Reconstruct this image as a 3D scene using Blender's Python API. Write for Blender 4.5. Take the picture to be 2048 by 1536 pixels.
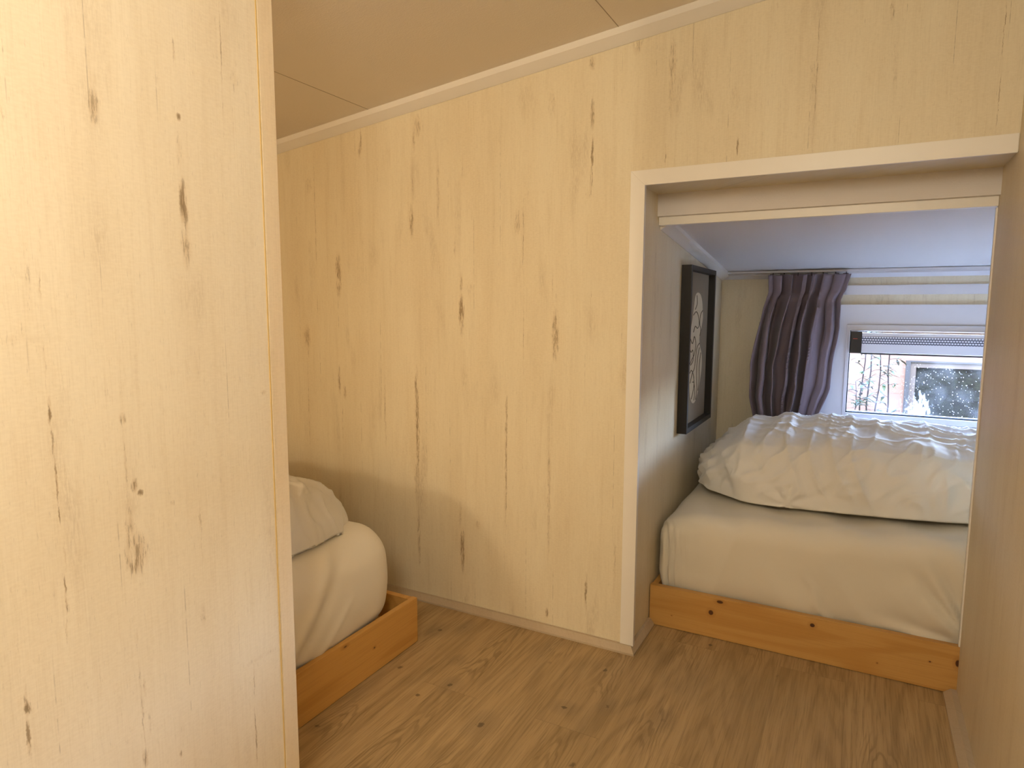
import bpy, bmesh, math, random
from mathutils import Vector, Matrix, noise
C = bpy.context.scene
for o in list(bpy.data.objects): bpy.data.objects.remove(o)
random.seed(4)

# ------------------------------------------------------------------ camera, world, lights, exposure
yaw, pitch, roll, FPX = 0.491014517, 0.114749820, 0.00330354491, 1306.68497
cam = bpy.data.cameras.new('camera'); cam.sensor_width = 36; cam.lens = 36 * FPX / 2048; cam.clip_start = 0.02
co = bpy.data.objects.new('camera', cam); C.collection.objects.link(co); C.camera = co
fw = Vector((-math.sin(yaw) * math.cos(pitch), math.cos(yaw) * math.cos(pitch), -math.sin(pitch)))
r0 = Vector((math.cos(yaw), math.sin(yaw), 0)); u0 = r0.cross(fw)
rr = r0 * math.cos(roll) + u0 * math.sin(roll); uu = -r0 * math.sin(roll) + u0 * math.cos(roll)
co.matrix_world = Matrix(((rr.x, uu.x, -fw.x, 0), (rr.y, uu.y, -fw.y, 0), (rr.z, uu.z, -fw.z, 1.15), (0, 0, 0, 1)))

w = bpy.data.worlds.new('world'); C.world = w; w.use_nodes = True
wn = w.node_tree; bg = wn.nodes['Background']
sky = wn.nodes.new('ShaderNodeTexSky'); sky.sky_type = 'NISHITA'; sky.sun_disc = False
sky.sun_elevation = math.radians(42); sky.sun_rotation = math.radians(190)
tint = wn.nodes.new('ShaderNodeMix'); tint.data_type = 'RGBA'; tint.blend_type = 'MULTIPLY'; tint.inputs[0].default_value = 1; tint.inputs[7].default_value = (.88, .78, .86, 1)   # camera balanced for the warm lamps
wn.links.new(sky.outputs[0], tint.inputs[6]); wn.links.new(tint.outputs[2], bg.inputs[0]); bg.inputs[1].default_value = 14

def lamp(name, kind, loc, power, color, size):
    l = bpy.data.lights.new(name, kind); l.energy = power; l.color = color
    if kind == 'SUN': l.angle = size
    else: l.shadow_soft_size = size
    o = bpy.data.objects.new(name, l); C.collection.objects.link(o); o.location = loc
    return o
s = lamp('sun_light', 'SUN', (0, 0, 6), 2, (0.86, 0.93, 1.0), 0.01)
s.rotation_euler = Vector((0.8, 0.5, -0.85)).to_track_quat('-Z', 'Y').to_euler()
lamp('ceiling_lamp_light', 'POINT', (-0.15, -0.35, 1.75), 42, (1.0, 0.94, 0.78), 0.22)          # lamp of the landing, behind the camera
lamp('bedside_lamp_light', 'POINT', (-2.15, -1.70, 1.55), 60, (1.0, 0.82, 0.57), 0.10)      # reading lamp over the left bed
vs = C.view_settings; vs.view_transform = 'Standard'; vs.look = 'None'; vs.gamma = 1; vs.use_curve_mapping = False
vs.exposure = 0.0
WS= [(-2.001, 1.521, 0.0017, 0.262, 0.6), (-2.004, 1.167, 0.0018, 0.048, 0.5), (-2.063, 1.007, 0.0048, 0.067, 0.6), (-2.071, 0.74, 0.0018, 0.2, 0.55), (-1.752, 1.785, 0.0032, 0.051, 0.7), (-1.884, 1.286, 0.0112, 0.089, 0.75), (-1.889, 1.5, 0.0028, 0.041, 0.4), (-1.893, 0.855, 0.0046, 0.057, 0.7), (-1.882, 0.675, 0.0023, 0.114, 0.4), (-1.755, 1.345, 0.0021, 0.107, 0.35), (-1.656, 0.75, 0.0016, 0.165, 0.6), (-1.515, 1.474, 0.0068, 0.058, 0.75), (-1.508, 1.624, 0.0039, 0.092, 0.4), (-1.5, 1.764, 0.0043, 0.041, 0.55), (-1.506, 0.851, 0.004, 0.045, 0.85), (-1.498, 0.7, 0.007, 0.098, 0.6), (-1.394, 1.576, 0.0055, 0.143, 0.4), (-1.296, 1.243, 0.0045, 0.042, 0.6), (-1.295, 1.132, 0.0082, 0.077, 0.9), (-1.289, 1.653, 0.0022, 0.047, 0.45), (-1.322, 1.373, 0.0036, 0.049, 0.35), (-1.044, 1.4, 0.0012, 0.128, 0.8), (-1.041, 1.088, 0.0012, 0.183, 0.65), (-1.067, 1.445, 0.009, 0.043, 0.45), (-1.106, 0.75, 0.0021, 0.106, 0.75), (-0.932, 1.22, 0.0016, 0.064, 0.5), (-0.919, 1.063, 0.0094, 0.086, 0.72), (-0.925, 0.998, 0.0047, 0.022, 0.5), (-0.796, 1.645, 0.0032, 0.049, 0.95), (-0.795, 1.569, 0.0022, 0.033, 0.7), (-0.793, 1.125, 0.0011, 0.277, 0.3), (-0.683, 1.061, 0.0018, 0.068, 0.3), (-1.159, 1.439, 0.0017, 0.091, 0.3), (-0.928, 0.805, 0.0016, 0.142, 0.35), (-0.808, 1.517, 0.0073, 0.02, 0.25), (-2.031, 1.649, 0.0116, 0.038, 0.35), (-1.619, 1.293, 0.0041, 0.072, 0.3), (-2.082, 1.029, 0.0061, 0.045, 0.3), (-1.5, 0.694, 0.0059, 0.222, 0.8), (-1.506, 0.501, 0.0084, 0.1, 0.5), (-1.5, 0.259, 0.0048, 0.123, 0.6), (-1.297, 0.235, 0.0067, 0.089, 0.9), (-1.307, 0.371, 0.0045, 0.059, 0.4), (-1.109, 0.604, 0.003, 0.258, 0.7), (-0.937, 0.507, 0.0048, 0.243, 0.5), (-0.792, 0.17, 0.0037, 0.068, 0.8), (-0.94, 0.068, 0.0039, 0.019, 0.8), (-0.692, 0.293, 0.0035, 0.122, 0.4), (-2.066, 1.026, 0.0114, 0.053, 0.6), (-0.15, 1.762, 0.0019, 0.216, 0.55), (-0.159, 1.772, 0.0062, 0.053, 0.3), (-0.545, 1.845, 0.0075, 0.129, 0.5), (-0.546, 1.874, 0.009, 0.043, 0.5), (-0.349, 1.617, 0.0028, 0.026, 0.9), (-0.559, 1.614, 0.0023, 0.031, 0.7), (-0.361, 1.755, 0.0083, 0.035, 0.3), (-0.798, 1.768, 0.0051, 0.05, 0.7), (-0.799, 1.555, 0.0034, 0.055, 0.5), (0.021, 1.917, 0.0034, 0.025, 0.7), (0.261, 1.826, 0.001, 0.067, 0.95), (0.262, 1.656, 0.001, 0.064, 0.9), (-0.801, 1.924, 0.0067, 0.023, 0.6), (-0.655, 1.951, 0.011, 0.029, 0.5), (-0.938, 1.814, 0.009, 0.063, 0.3), (-1.757, 1.754, 0.0062, 0.033, 0.6), (-1.482, 1.814, 0.0101, 0.04, 0.5), (-1.259, 1.217, 0.0084, 0.036, 0.3), (0.036, 1.767, 0.0056, 0.075, 0.25), (-0.258, 1.985, 0.0019, 0.013, 0.4), (-1.659, 0.736, 0.0038, 0.151, 0.4), (-1.23, 0.345, 0.0065, 0.019, 0.4), (-1.113, 0.363, 0.0041, 0.17, 0.3), (-1.866, 0.805, 0.0054, 0.031, 0.6), (-1.393, 1.309, 0.0033, 0.055, 0.3)]
PS= [(0.507, 1.069, 0.0013, 0.045, 0.35), (0.508, 1.002, 0.0023, 0.022, 1), (0.509, 0.956, 0.0017, 0.024, 0.7), (0.51, 0.898, 0.0017, 0.037, 0.8), (0.511, 0.841, 0.0013, 0.019, 0.8), (0.513, 0.787, 0.0014, 0.034, 0.45), (0.51, 0.722, 0.0017, 0.03, 0.9), (0.509, 0.667, 0.0014, 0.023, 0.5), (0.74, 1.325, 0.0052, 0.044, 1), (0.741, 1.257, 0.0067, 0.042, 0.55), (0.738, 1.405, 0.0037, 0.033, 0.4), (0.739, 1.467, 0.0033, 0.007, 0.9), (0.736, 1.572, 0.0023, 0.02, 0.5), (0.829, 1.611, 0.0016, 0.077, 0.5), (0.828, 1.488, 0.0016, 0.048, 0.3), (0.601, 1.489, 0.0044, 0.011, 0.4), (0.6, 1.448, 0.0052, 0.031, 0.6), (0.856, 1.561, 0.0077, 0.026, 0.25), (0.848, 1.48, 0.0016, 0.044, 0.3), (0.482, 1.111, 0.0062, 0.021, 0.2), (0.494, 1.201, 0.0031, 0.069, 0.25), (0.509, 1.188, 0.0013, 0.028, 0.6), (0.513, 1.239, 0.0016, 0.023, 0.3), (0.479, 1.408, 0.0024, 0.029, 0.4), (0.624, 0.863, 0.0037, 0.012, 0.8), (0.634, 0.848, 0.0034, 0.006, 0.9), (0.613, 0.774, 0.0049, 0.066, 0.55), (0.623, 0.75, 0.0127, 0.038, 0.62), (0.616, 0.735, 0.0083, 0.021, 0.8), (0.613, 0.974, 0.0036, 0.01, 0.7), (0.612, 0.903, 0.002, 0.061, 0.4), (0.74, 0.779, 0.0015, 0.118, 0.3), (0.739, 0.771, 0.0025, 0.018, 0.5), (0.448, 0.593, 0.0025, 0.033, 0.6), (0.449, 0.577, 0.0031, 0.011, 1), (0.447, 0.53, 0.0028, 0.032, 0.8), (0.428, 0.663, 0.0018, 0.011, 0.5), (0.621, 0.513, 0.0025, 0.019, 0.6), (0.614, 0.48, 0.0017, 0.102, 0.45), (0.625, 0.449, 0.0026, 0.022, 0.5), (0.613, 0.39, 0.0042, 0.016, 0.7), (0.84, 0.413, 0.0018, 0.052, 0.5), (0.838, 0.293, 0.0018, 0.066, 0.7), (0.678, 0.359, 0.0028, 0.007, 0.7), (0.893, 0.985, 0.0037, 0.005, 0.6), (0.689, 0.816, 0.0037, 0.005, 0.4), (0.614, 0.607, 0.0021, 0.013, 0.4), (0.737, 0.593, 0.0051, 0.028, 0.3), (0.477, 1.105, 0.029, 0.007, 0.25), (0.856, 0.452, 0.0316, 0.005, 0.3), (0.59, 1.038, 0.0023, 0.046, 0.2), (0.751, 1.05, 0.0049, 0.026, 0.2)]
KN= [(-1.114, 1.71), (-1.056, 1.578), (-1.28, 1.85), (-1.211, 1.909), (-0.702, 1.64), (-0.593, 1.705), (-0.435, 1.719), (-0.874, 1.456), (-1.269, 1.237), (-0.84, 1.841), (-0.666, 1.885), (-0.586, 1.429), (-0.457, 2.264), (-0.402, 2.207), (-1.253, 1.584), (-0.175, 2.112), (-1.113, 1.488)]
# ------------------------------------------------------------------ node helpers
class NT:
    def __init__(s, name):
        s.m = bpy.data.materials.new(name); s.m.use_nodes = True; s.t = s.m.node_tree
        s.b = s.t.nodes['Principled BSDF']; s.out = s.t.nodes['Material Output']
    def n(s, kind, **kw):
        n = s.t.nodes.new('ShaderNode' + kind)
        for k, v in kw.items(): setattr(n, k, v)
        return n
    def put(s, sock, v):
        if isinstance(v, bpy.types.NodeSocket): s.t.links.new(v, sock)
        elif v is not None:
            if isinstance(v, (tuple, list)) and len(v) == 3 and sock.type == 'RGBA': v = (*v, 1)
            sock.default_value = v
    def math(s, op, a, b=None, c=None, clamp=False):
        n = s.n('Math', operation=op); n.use_clamp = clamp
        s.put(n.inputs[0], a); s.put(n.inputs[1], b); s.put(n.inputs[2], c); return n.outputs[0]
    def mix(s, f, a, b, blend='MIX'):
        n = s.n('Mix', data_type='RGBA', blend_type=blend); s.put(n.inputs[0], f); s.put(n.inputs[6], a); s.put(n.inputs[7], b); return n.outputs[2]
    def xyz(s):
        n = s.n('TexCoord'); p = s.n('SeparateXYZ'); s.put(p.inputs[0], n.outputs['Object']); return p.outputs
    def vec(s, x, y=0., z=0.):
        n = s.n('CombineXYZ'); s.put(n.inputs[0], x); s.put(n.inputs[1], y); s.put(n.inputs[2], z); return n.outputs[0]
    def noise(s, v, scale=1., detail=2., rough=.5, dist=0.):
        n = s.n('TexNoise'); s.put(n.inputs['Vector'], v); n.inputs['Scale'].default_value = scale
        n.inputs['Detail'].default_value = detail; n.inputs['Roughness'].default_value = rough; n.inputs['Distortion'].default_value = dist
        return n.outputs[0]
    def white(s, v):
        n = s.n('TexWhiteNoise', noise_dimensions='1D'); s.put(n.inputs['W'], v); return n.outputs[0]
    def ss(s, v, a, b):
        n = s.n('MapRange', interpolation_type='SMOOTHSTEP'); s.put(n.inputs[0], v); n.inputs[1].default_value = a; n.inputs[2].default_value = b; return n.outputs[0]
    def bump(s, h, strength=.2, dist=.001):
        n = s.n('Bump'); n.inputs['Strength'].default_value = strength; n.inputs['Distance'].default_value = dist
        s.put(n.inputs['Height'], h); s.put(s.b.inputs['Normal'], n.outputs[0])
    def set(s, color=None, rough=.5, spec=.3):
        s.put(s.b.inputs['Base Color'], color); s.put(s.b.inputs['Roughness'], rough); s.b.inputs['Specular IOR Level'].default_value = spec; return s.m

def stain_group():
    g = bpy.data.node_groups.new('stain', 'ShaderNodeTree'); I = g.interface
    for nm in ('U', 'V', 'CU', 'CV', 'SU', 'SV', 'K', 'Acc'): I.new_socket(nm, in_out='INPUT', socket_type='NodeSocketFloat')
    I.new_socket('Out', in_out='OUTPUT', socket_type='NodeSocketFloat')
    i = g.nodes.new('NodeGroupInput'); o = g.nodes.new('NodeGroupOutput')
    def M(op, a, b, clamp=False):
        n = g.nodes.new('ShaderNodeMath'); n.operation = op; n.use_clamp = clamp
        for k, v in enumerate((a, b)):
            if isinstance(v, (int, float)): n.inputs[k].default_value = v
            elif v is not None: g.links.new(v, n.inputs[k])
        return n.outputs[0]
    I_ = i.outputs
    du = M('MULTIPLY', M('SUBTRACT', I_[0], I_[2]), I_[4]); dv = M('MULTIPLY', M('SUBTRACT', I_[1], I_[3]), I_[5])
    d = M('ADD', M('MULTIPLY', du, du), M('MULTIPLY', dv, dv))
    k = M('MULTIPLY', M('SUBTRACT', 1.0, d, True), I_[6])
    g.links.new(M('MAXIMUM', k, I_[7]), o.inputs[0]); return g
SG = stain_group()
def stains(t, U, V, lst):
    acc = 0.0
    for (cu, cv, wu, wv, k) in lst:
        n = t.t.nodes.new('ShaderNodeGroup'); n.node_tree = SG
        for s_, v in zip(n.inputs, (U, V, cu, cv, 1 / wu, 1 / wv, k, acc)): t.put(s_, v)
        acc = n.outputs[0]
    return acc

# laminate wall panel: whitewashed planks with grain, dashed joints and rubbed brown marks
def laminate(name, axis, lst=(), proc=1.0, pal=(0.79, 0.70, 0.52), off=0.0):
    t = NT(name); x, y, z = t.xyz()
    u = x if axis == 'x' else y if axis == 'y' else t.math('ADD', x, y)
    if off: u = t.math('ADD', u, off)
    wob = t.noise(t.vec(u, t.math('MULTIPLY', z, 1.0)), 9, 2)
    uw = t.math('ADD', t.math('ADD', u, t.math('MULTIPLY_ADD', wob, .005, -.0025)), t.math('MULTIPLY_ADD', t.noise(t.vec(t.math('MULTIPLY', u, 30), t.math('MULTIPLY', z, 38)), 1, 3, .7), .008, -.004))
    big = t.noise(t.vec(t.math('MULTIPLY', u, 7), t.math('MULTIPLY', z, 1.3)), 1, 3, .55)
    med = t.noise(t.vec(t.math('MULTIPLY', u, 45), t.math('MULTIPLY', z, 2.2)), 1, 3, .6)
    fine = t.noise(t.vec(t.math('MULTIPLY', u, 420), t.math('MULTIPLY', z, 9)), 1, 2, .6)
    weave = t.noise(t.vec(t.math('MULTIPLY', u, 90), t.math('MULTIPLY', z, 260)), 1, 1)
    fib = t.noise(t.vec(t.math('MULTIPLY', u, 330), t.math('MULTIPLY', z, 38)), 1, 4, .7)
    col = t.mix(t.ss(big, .3, .75), pal, tuple(c * k for c, k in zip(pal, (.93, .90, .86))))
    col = t.mix(t.math('MULTIPLY', t.ss(med, .5, .78), .35), col, tuple(c * k for c, k in zip(pal, (.80, .74, .66))))
    col = t.mix(t.math('MULTIPLY', t.ss(fine, .45, .75), .22), col, tuple(c * k for c, k in zip(pal, (.74, .68, .6))))
    mott = t.noise(t.vec(t.math('MULTIPLY', u, 120), t.math('MULTIPLY', z, 60)), 1, 3, .7)
    col = t.mix(t.math('MULTIPLY', t.ss(mott, .48, .75), .22), col, tuple(c * k for c, k in zip(pal, (.80, .74, .64))))
    col = t.mix(t.math('MULTIPLY', t.ss(weave, .35, .7), .22), col, tuple(min(1, c * 1.1) for c in pal))
    pl = t.math('DIVIDE', u, .108); idx = t.math('FLOOR', pl); fr = t.math('FRACT', pl)
    tone = t.white(idx)
    col = t.mix(t.math('MULTIPLY', tone, .16), col, tuple(c * k for c, k in zip(pal, (.82, .78, .72))))
    # procedural marks: along some plank joints and as rubbed patches
    edge = t.math('LESS_THAN', t.math('ABSOLUTE', t.math('SUBTRACT', fr, .5)), .007)
    seg = t.noise(t.vec(t.math('MULTIPLY', idx, 7.3), t.math('MULTIPLY', z, 2.4)), 1, 2)
    dash = t.noise(t.vec(t.math('MULTIPLY', idx, 3.1), t.math('MULTIPLY', z, 34)), 1, 2)
    line = t.math('MULTIPLY', t.math('MULTIPLY', edge, t.ss(seg, .5, .6)), t.ss(dash, .4, .6))
    patch = t.noise(t.vec(t.math('MULTIPLY', u, 16), t.math('MULTIPLY', z, 3.1), 3.7), 1, 2, .5)
    pm = t.math('MULTIPLY', t.ss(patch, .56, .80), t.ss(fib, .38, .60))
    col = t.mix(t.math('MULTIPLY', pm, .42 * proc), col, (.30, .19, .09))
    col = t.mix(t.math('MULTIPLY', line, .55 * proc), col, (.16, .10, .05))
    if lst:
        m = stains(t, uw, z, [(a, b_, c * (1.3 if c < .003 else 1.9), d * 1.25, min(1, k * 1.05)) for a, b_, c, d, k in lst])
        nlo = t.noise(t.vec(t.math('MULTIPLY', u, 110), t.math('MULTIPLY', z, 17)), 1, 3, .6)
        m = t.math('MULTIPLY', m, t.ss(nlo, .25, .55))
        v = t.math('SUBTRACT', t.math('MULTIPLY', m, 1.35), t.math('MULTIPLY_ADD', fib, 5.5, -2.1))
        core = t.ss(v, -.15, .45)
        halo = t.math('MULTIPLY', t.ss(m, 0., .9), .42)
        col = t.mix(halo, col, (.46, .29, .12))
        col = t.mix(t.math('MULTIPLY', core, t.math('MULTIPLY_ADD', m, .55, .15)), col, (.16, .10, .048))
    t.bump(t.math('ADD', t.math('MULTIPLY', fine, .6), weave), .10, .0006)
    return t.set(col, .5, .25)

def plain(name, color, rough=.5, spec=.3, metal=0.0, var=.04, scale=30, bump=0.0):
    t = NT(name); x, y, z = t.xyz()
    nz = t.noise(t.vec(x, y, z), scale, 3)
    c = t.mix(t.math('MULTIPLY', nz, 1.0), color, tuple(k * (1 - 2 * var) for k in color))
    if bump: t.bump(nz, bump, .001)
    t.b.inputs['Metallic'].default_value = metal
    return t.set(c, rough, spec)

def ceiling_mat(ca_, cb_, nm='ceiling_panel'):
    t = NT(nm); x, y, z = t.xyz()
    c = t.mix(t.noise(t.vec(x, y, z), 3, 2), ca_, cb_)
    a = t.noise(t.vec(x, y, z), 230, 2, .6); b = t.noise(t.vec(x, t.math('MULTIPLY', y, 3), z), 60, 2)
    t.bump(t.math('ADD', a, t.math('MULTIPLY', b, .7)), .35, .0015)
    return t.set(c, .6, .2)

def oak():
    t = NT('oak_laminate'); x, y, z = t.xyz()
    px = t.math('DIVIDE', t.math('ADD', x, .7536), .192); i = t.math('FLOOR', px); fx = t.math('FRACT', px)
    r = t.white(i); ys = t.math('DIVIDE', t.math('ADD', t.math('ADD', y, -1.555), t.math('MULTIPLY', t.math('MODULO', t.math('ABSOLUTE', i), 2.0), .62)), 1.24)
    # boards 0 and 1 end together where the photograph shows the joint
    j = t.math('FLOOR', ys); fy = t.math('FRACT', ys)
    sd = t.math('ADD', t.math('MULTIPLY', r, 17.0), t.math('MULTIPLY', t.white(t.math('ADD', j, 5.5)), 9.0))
    base = t.noise(t.vec(t.math('MULTIPLY', x, 6.0), t.math('MULTIPLY', y, .55), sd), 1, 1.5, .4, .15)
    ring = t.math('MULTIPLY_ADD', t.math('SINE', t.math('MULTIPLY', base, 120)), .5, .5)
    fib = t.noise(t.vec(t.math('MULTIPLY', x, 260), t.math('MULTIPLY', y, 7), sd), 1, 4, .65)
    med = t.noise(t.vec(t.math('MULTIPLY', x, 30), t.math('MULTIPLY', y, 1.6), sd), 1, 3, .6)
    blotch = t.noise(t.vec(t.math('MULTIPLY', x, 5), t.math('MULTIPLY', y, 2.2), sd), 1, 3, .6)
    light, mid, dark = (.50, .345, .175), (.35, .23, .105), (.16, .10, .045)
    c = t.mix(t.math('MULTIPLY', t.ss(med, .3, .75), .75), light, mid)
    c = t.mix(t.math('MULTIPLY', t.math('MULTIPLY', t.ss(ring, .5, 1.0), t.ss(med, .3, .6)), .26), c, dark)
    fc = t.math('SUBTRACT', fx, .5); par = t.math('MULTIPLY', t.math('MULTIPLY', fc, fc), 2.6)
    wv = t.noise(t.vec(t.math('MULTIPLY', x, 14), t.math('MULTIPLY', y, 3), sd), 1, 3, .6)
    arch = t.math('SINE', t.math('MULTIPLY', t.math('ADD', t.math('ADD', t.math('MULTIPLY', y, .5), par), t.math('MULTIPLY', wv, .30)), 115))
    am = t.math('MULTIPLY', t.ss(t.noise(t.vec(t.math('MULTIPLY', x, 2.5), t.math('MULTIPLY', y, 2.2), sd), 1, 1), .48, .62), t.math('SUBTRACT', 1.0, t.ss(t.math('ABSOLUTE', fc), .18, .36)))
    c = t.mix(t.math('MULTIPLY', t.math('MULTIPLY', t.ss(arch, .1, .95), am), .42), c, dark)
    c = t.mix(t.math('MULTIPLY', t.ss(fib, .46, .72), .52), c, dark)
    c = t.mix(t.math('MULTIPLY', t.ss(blotch, .55, .8), .34), c, (.17, .13, .085))
    c = t.mix(t.math('MULTIPLY', r, .30), c, mid)
    ux = t.math('ADD', x, t.math('MULTIPLY_ADD', t.noise(t.vec(x, y), 90, 4, .7), .030, -.015))
    kn = [(a, b, .007 + .005 * ((k * 37) % 5) / 4, .009 + .007 * ((k * 53) % 4) / 3, .35 + .5 * ((k * 29) % 3) / 2) for k, (a, b) in enumerate(KN)]
    m = stains(t, ux, y, kn); m2 = stains(t, ux, y, [(a, b, w_ * 5, h * 5, .4) for a, b, w_, h, k in kn[:9]])
    c = t.mix(t.math('MULTIPLY', m2, .8), c, (.20, .145, .09))
    c = t.mix(t.math('MULTIPLY', t.ss(m, .1, .7), .8), c, (.11, .07, .04))
    g = t.math('MAXIMUM', t.math('LESS_THAN', fx, .004), t.math('LESS_THAN', fy, .0012))
    c = t.mix(t.math('MULTIPLY', g, .4), c, (.12, .08, .045))
    t.bump(t.math('SUBTRACT', fib, t.math('MULTIPLY', g, 2)), .2, .0008)
    return t.set(c, t.math('MULTIPLY_ADD', fib, .2, .36), .35)

def pine(name, axis, knots=(), pal=((.60, .335, .105), (.49, .235, .055))):
    t = NT(name); x, y, z = t.xyz(); u = x if axis == 'x' else y; v = y if axis == 'x' else x
    sd = t.math('ADD', z, v)
    base = t.noise(t.vec(t.math('MULTIPLY', u, .9), t.math('MULTIPLY', v, 7), t.math('MULTIPLY', z, 9)), 1, 2, .5, .2)
    ring = t.math('MULTIPLY_ADD', t.math('SINE', t.math('MULTIPLY', base, 34)), .5, .5)
    fib = t.noise(t.vec(t.math('MULTIPLY', u, 6), t.math('MULTIPLY', v, 200), t.math('MULTIPLY', z, 330)), 1, 3, .6)
    c = t.mix(t.math('MULTIPLY', t.ss(ring, .2, 1), .5), *pal)
    c = t.mix(t.math('MULTIPLY', t.ss(fib, .45, .75), .3), c, (.42, .20, .06))
    if knots:
        m = stains(t, u, z, knots); m2 = stains(t, u, z, [(a, b, w_ * 2, h * 2, .6) for a, b, w_, h, k in knots])
        c = t.mix(t.math('MULTIPLY', m2, .9), c, (.40, .18, .05)); c = t.mix(t.ss(m, .15, .6), c, (.09, .035, .015))
    t.bump(fib, .08, .0006)
    return t.set(c, .42, .35)

def fabric(name, color, scale=900, b=.12, wr=0.0, sheen=.2):
    t = NT(name); x, y, z = t.xyz()
    wv = t.noise(t.vec(x, y, z), scale, 1)
    soft = t.noise(t.vec(x, y, z), 14, 4, .6, .6)
    c = t.mix(t.math('MULTIPLY', wv, .25), color, tuple(k * .88 for k in color))
    t.bump(t.math('ADD', t.math('MULTIPLY', wv, .12), t.math('MULTIPLY', soft, wr)), b + wr * .35, .004)
    t.b.inputs['Sheen Weight'].default_value = sheen
    return t.set(c, .85, .1)

# ------------------------------------------------------------------ mesh helpers
def link(name, verts, faces, mat, parent=None, origin=(0, 0, 0), smooth=False, bevel=0.0):
    base = Vector(parent.location) if parent else Vector(origin)
    if parent and parent.parent: base = base + Vector(parent.parent.location)
    me = bpy.data.meshes.new(name); me.from_pydata([Vector(v) - base for v in verts], [], faces); me.update()
    bm = bmesh.new(); bm.from_mesh(me); bmesh.ops.recalc_face_normals(bm, faces=bm.faces)
    if bevel: bmesh.ops.bevel(bm, geom=bm.edges[:], offset=bevel, segments=2, profile=.7, affect='EDGES')
    bm.to_mesh(me); bm.free()
    for p in me.polygons: p.use_smooth = smooth
    o = bpy.data.objects.new(name, me); C.collection.objects.link(o)
    if mat: me.materials.append(mat)
    if parent: o.parent = parent
    else: o.location = base
    return o
class MB:
    def __init__(s): s.v = []; s.f = []
    def add(s, v, f): n = len(s.v); s.v += [Vector(a) for a in v]; s.f += [tuple(i + n for i in q) for q in f]; return s
    def box(s, x0, x1, y0, y1, z0, z1):
        return s.add([(x, y, z) for x in (x0, x1) for y in (y0, y1) for z in (z0, z1)], [(0, 1, 3, 2), (4, 6, 7, 5), (0, 4, 5, 1), (2, 3, 7, 6), (0, 2, 6, 4), (1, 5, 7, 3)])
    def sweep(s, rings, closed=True, cap=True):
        n = len(rings[0]); v = [p for r_ in rings for p in r_]; f = []
        for k in range(len(rings) - 1):
            for i in range(n if closed else n - 1):
                a = k * n + i; b = k * n + (i + 1) % n; f.append((a, b, b + n, a + n))
        if cap: f.append(tuple(range(n))[::-1]); f.append(tuple(range((len(rings) - 1) * n, len(rings) * n)))
        return s.add(v, f)
    def tube(s, pts, rad, n=8):
        pts = [Vector(p) for p in pts]; rings = []
        for k, p in enumerate(pts):
            d = (pts[min(k + 1, len(pts) - 1)] - pts[max(k - 1, 0)]).normalized()
            a = d.cross(Vector((.31, .2, .93)) if abs(d.z) < .9 else Vector((1, 0, 0))).normalized(); b = d.cross(a)
            r_ = rad[k] if isinstance(rad, (list, tuple)) else rad
            rings.append([p + (a * math.cos(t) + b * math.sin(t)) * r_ for t in [2 * math.pi * i / n for i in range(n)]])
        return s.sweep(rings)
    def build(s, name, mat, parent=None, origin=(0, 0, 0), smooth=False, bevel=0.0): return link(name, s.v, s.f, mat, parent, origin, smooth, bevel)
def box(name, x0, x1, y0, y1, z0, z1, mat, parent=None, bevel=0.0, origin=(0, 0, 0)):
    return MB().box(x0, x1, y0, y1, z0, z1).build(name, mat, parent, origin, False, bevel)
def st(o): o['kind'] = 'structure'; return o
def tag(o, label, cat, group=None):
    o['label'] = label; o['category'] = cat
    if group: o['group'] = group
    return o
def thing(name, loc, label, cat, group=None):
    o = bpy.data.objects.new(name, None); C.collection.objects.link(o); o.location = loc; o.empty_display_size = .05
    return tag(o, label, cat, group)
def fn(x, y=0., z=0.): return noise.noise(Vector((x, y, z)))
def fr(x, y=0., z=0., o=3): return noise.fractal(Vector((x, y, z)), .9, 2.0, o)
def sm(a, b, x):
    t = max(0., min(1., (x - a) / (b - a))); return t * t * (3 - 2 * t)

# ------------------------------------------------------------------ materials
M_W = laminate('laminate_wall', 'x', WS, .8)
M_P = laminate('laminate_partition_lit', 'y', PS, .6, (.86, .77, .625))  # same laminate as the wall; lamplit paleness is put into its colour
M_G = laminate('laminate_plain', 'xy', (), 1.0)
M_R = laminate('laminate_side', 'xy', (), .5, (.75, .65, .49), .4)
M_TRIM = plain('white_lacquer', (.84, .79, .72), .35, .4, var=.01)
M_MOLD = plain('white_moulding', (.82, .77, .70), .4, .4, var=.01)
M_PVC = plain('white_plastic', (.72, .70, .72), .3, .45, var=.01)
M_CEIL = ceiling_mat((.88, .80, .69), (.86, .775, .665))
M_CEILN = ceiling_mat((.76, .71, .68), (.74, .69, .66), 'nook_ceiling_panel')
M_FLOOR = oak()
M_BASE = laminate('baseboard_oak', 'xy', (), .3, (.52, .42, .30))
M_GAP = plain('dark_gap', (.10, .07, .045), .9, .1)
M_PINE1 = pine('pine_right', 'x', [(a - .35, b_, c, d, k) for a, b_, c, d, k in ((-.384, .138, .014, .007, .9), (-.413, .093, .010, .011, 1), (-.09, .124, .009, .008, 1), (.238, .087, .004, .003, .8), (.308, .10, .008, .014, .9), (-.55, .05, .003, .002, .5), (.10, .045, .003, .003, .5))])
M_PINE2 = pine('pine_left', 'y', [(1.52 - .75, .085, .006, .004, .6), (1.39 - .75, .15, .012, .005, .5)], ((.64, .345, .095), (.50, .24, .05)))
M_SHEET = fabric('cotton_sheet', (.76, .69, .57), 900, .10, .15)
M_SHEET_LIT = fabric('lit_cotton_sheet', (.84, .765, .64), 900, .10, .15)  # same sheet, colour lightened for the front light on the left mattress
M_DUVET = fabric('cotton_duvet', (.80, .76, .70), 900, .10, .5)
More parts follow.
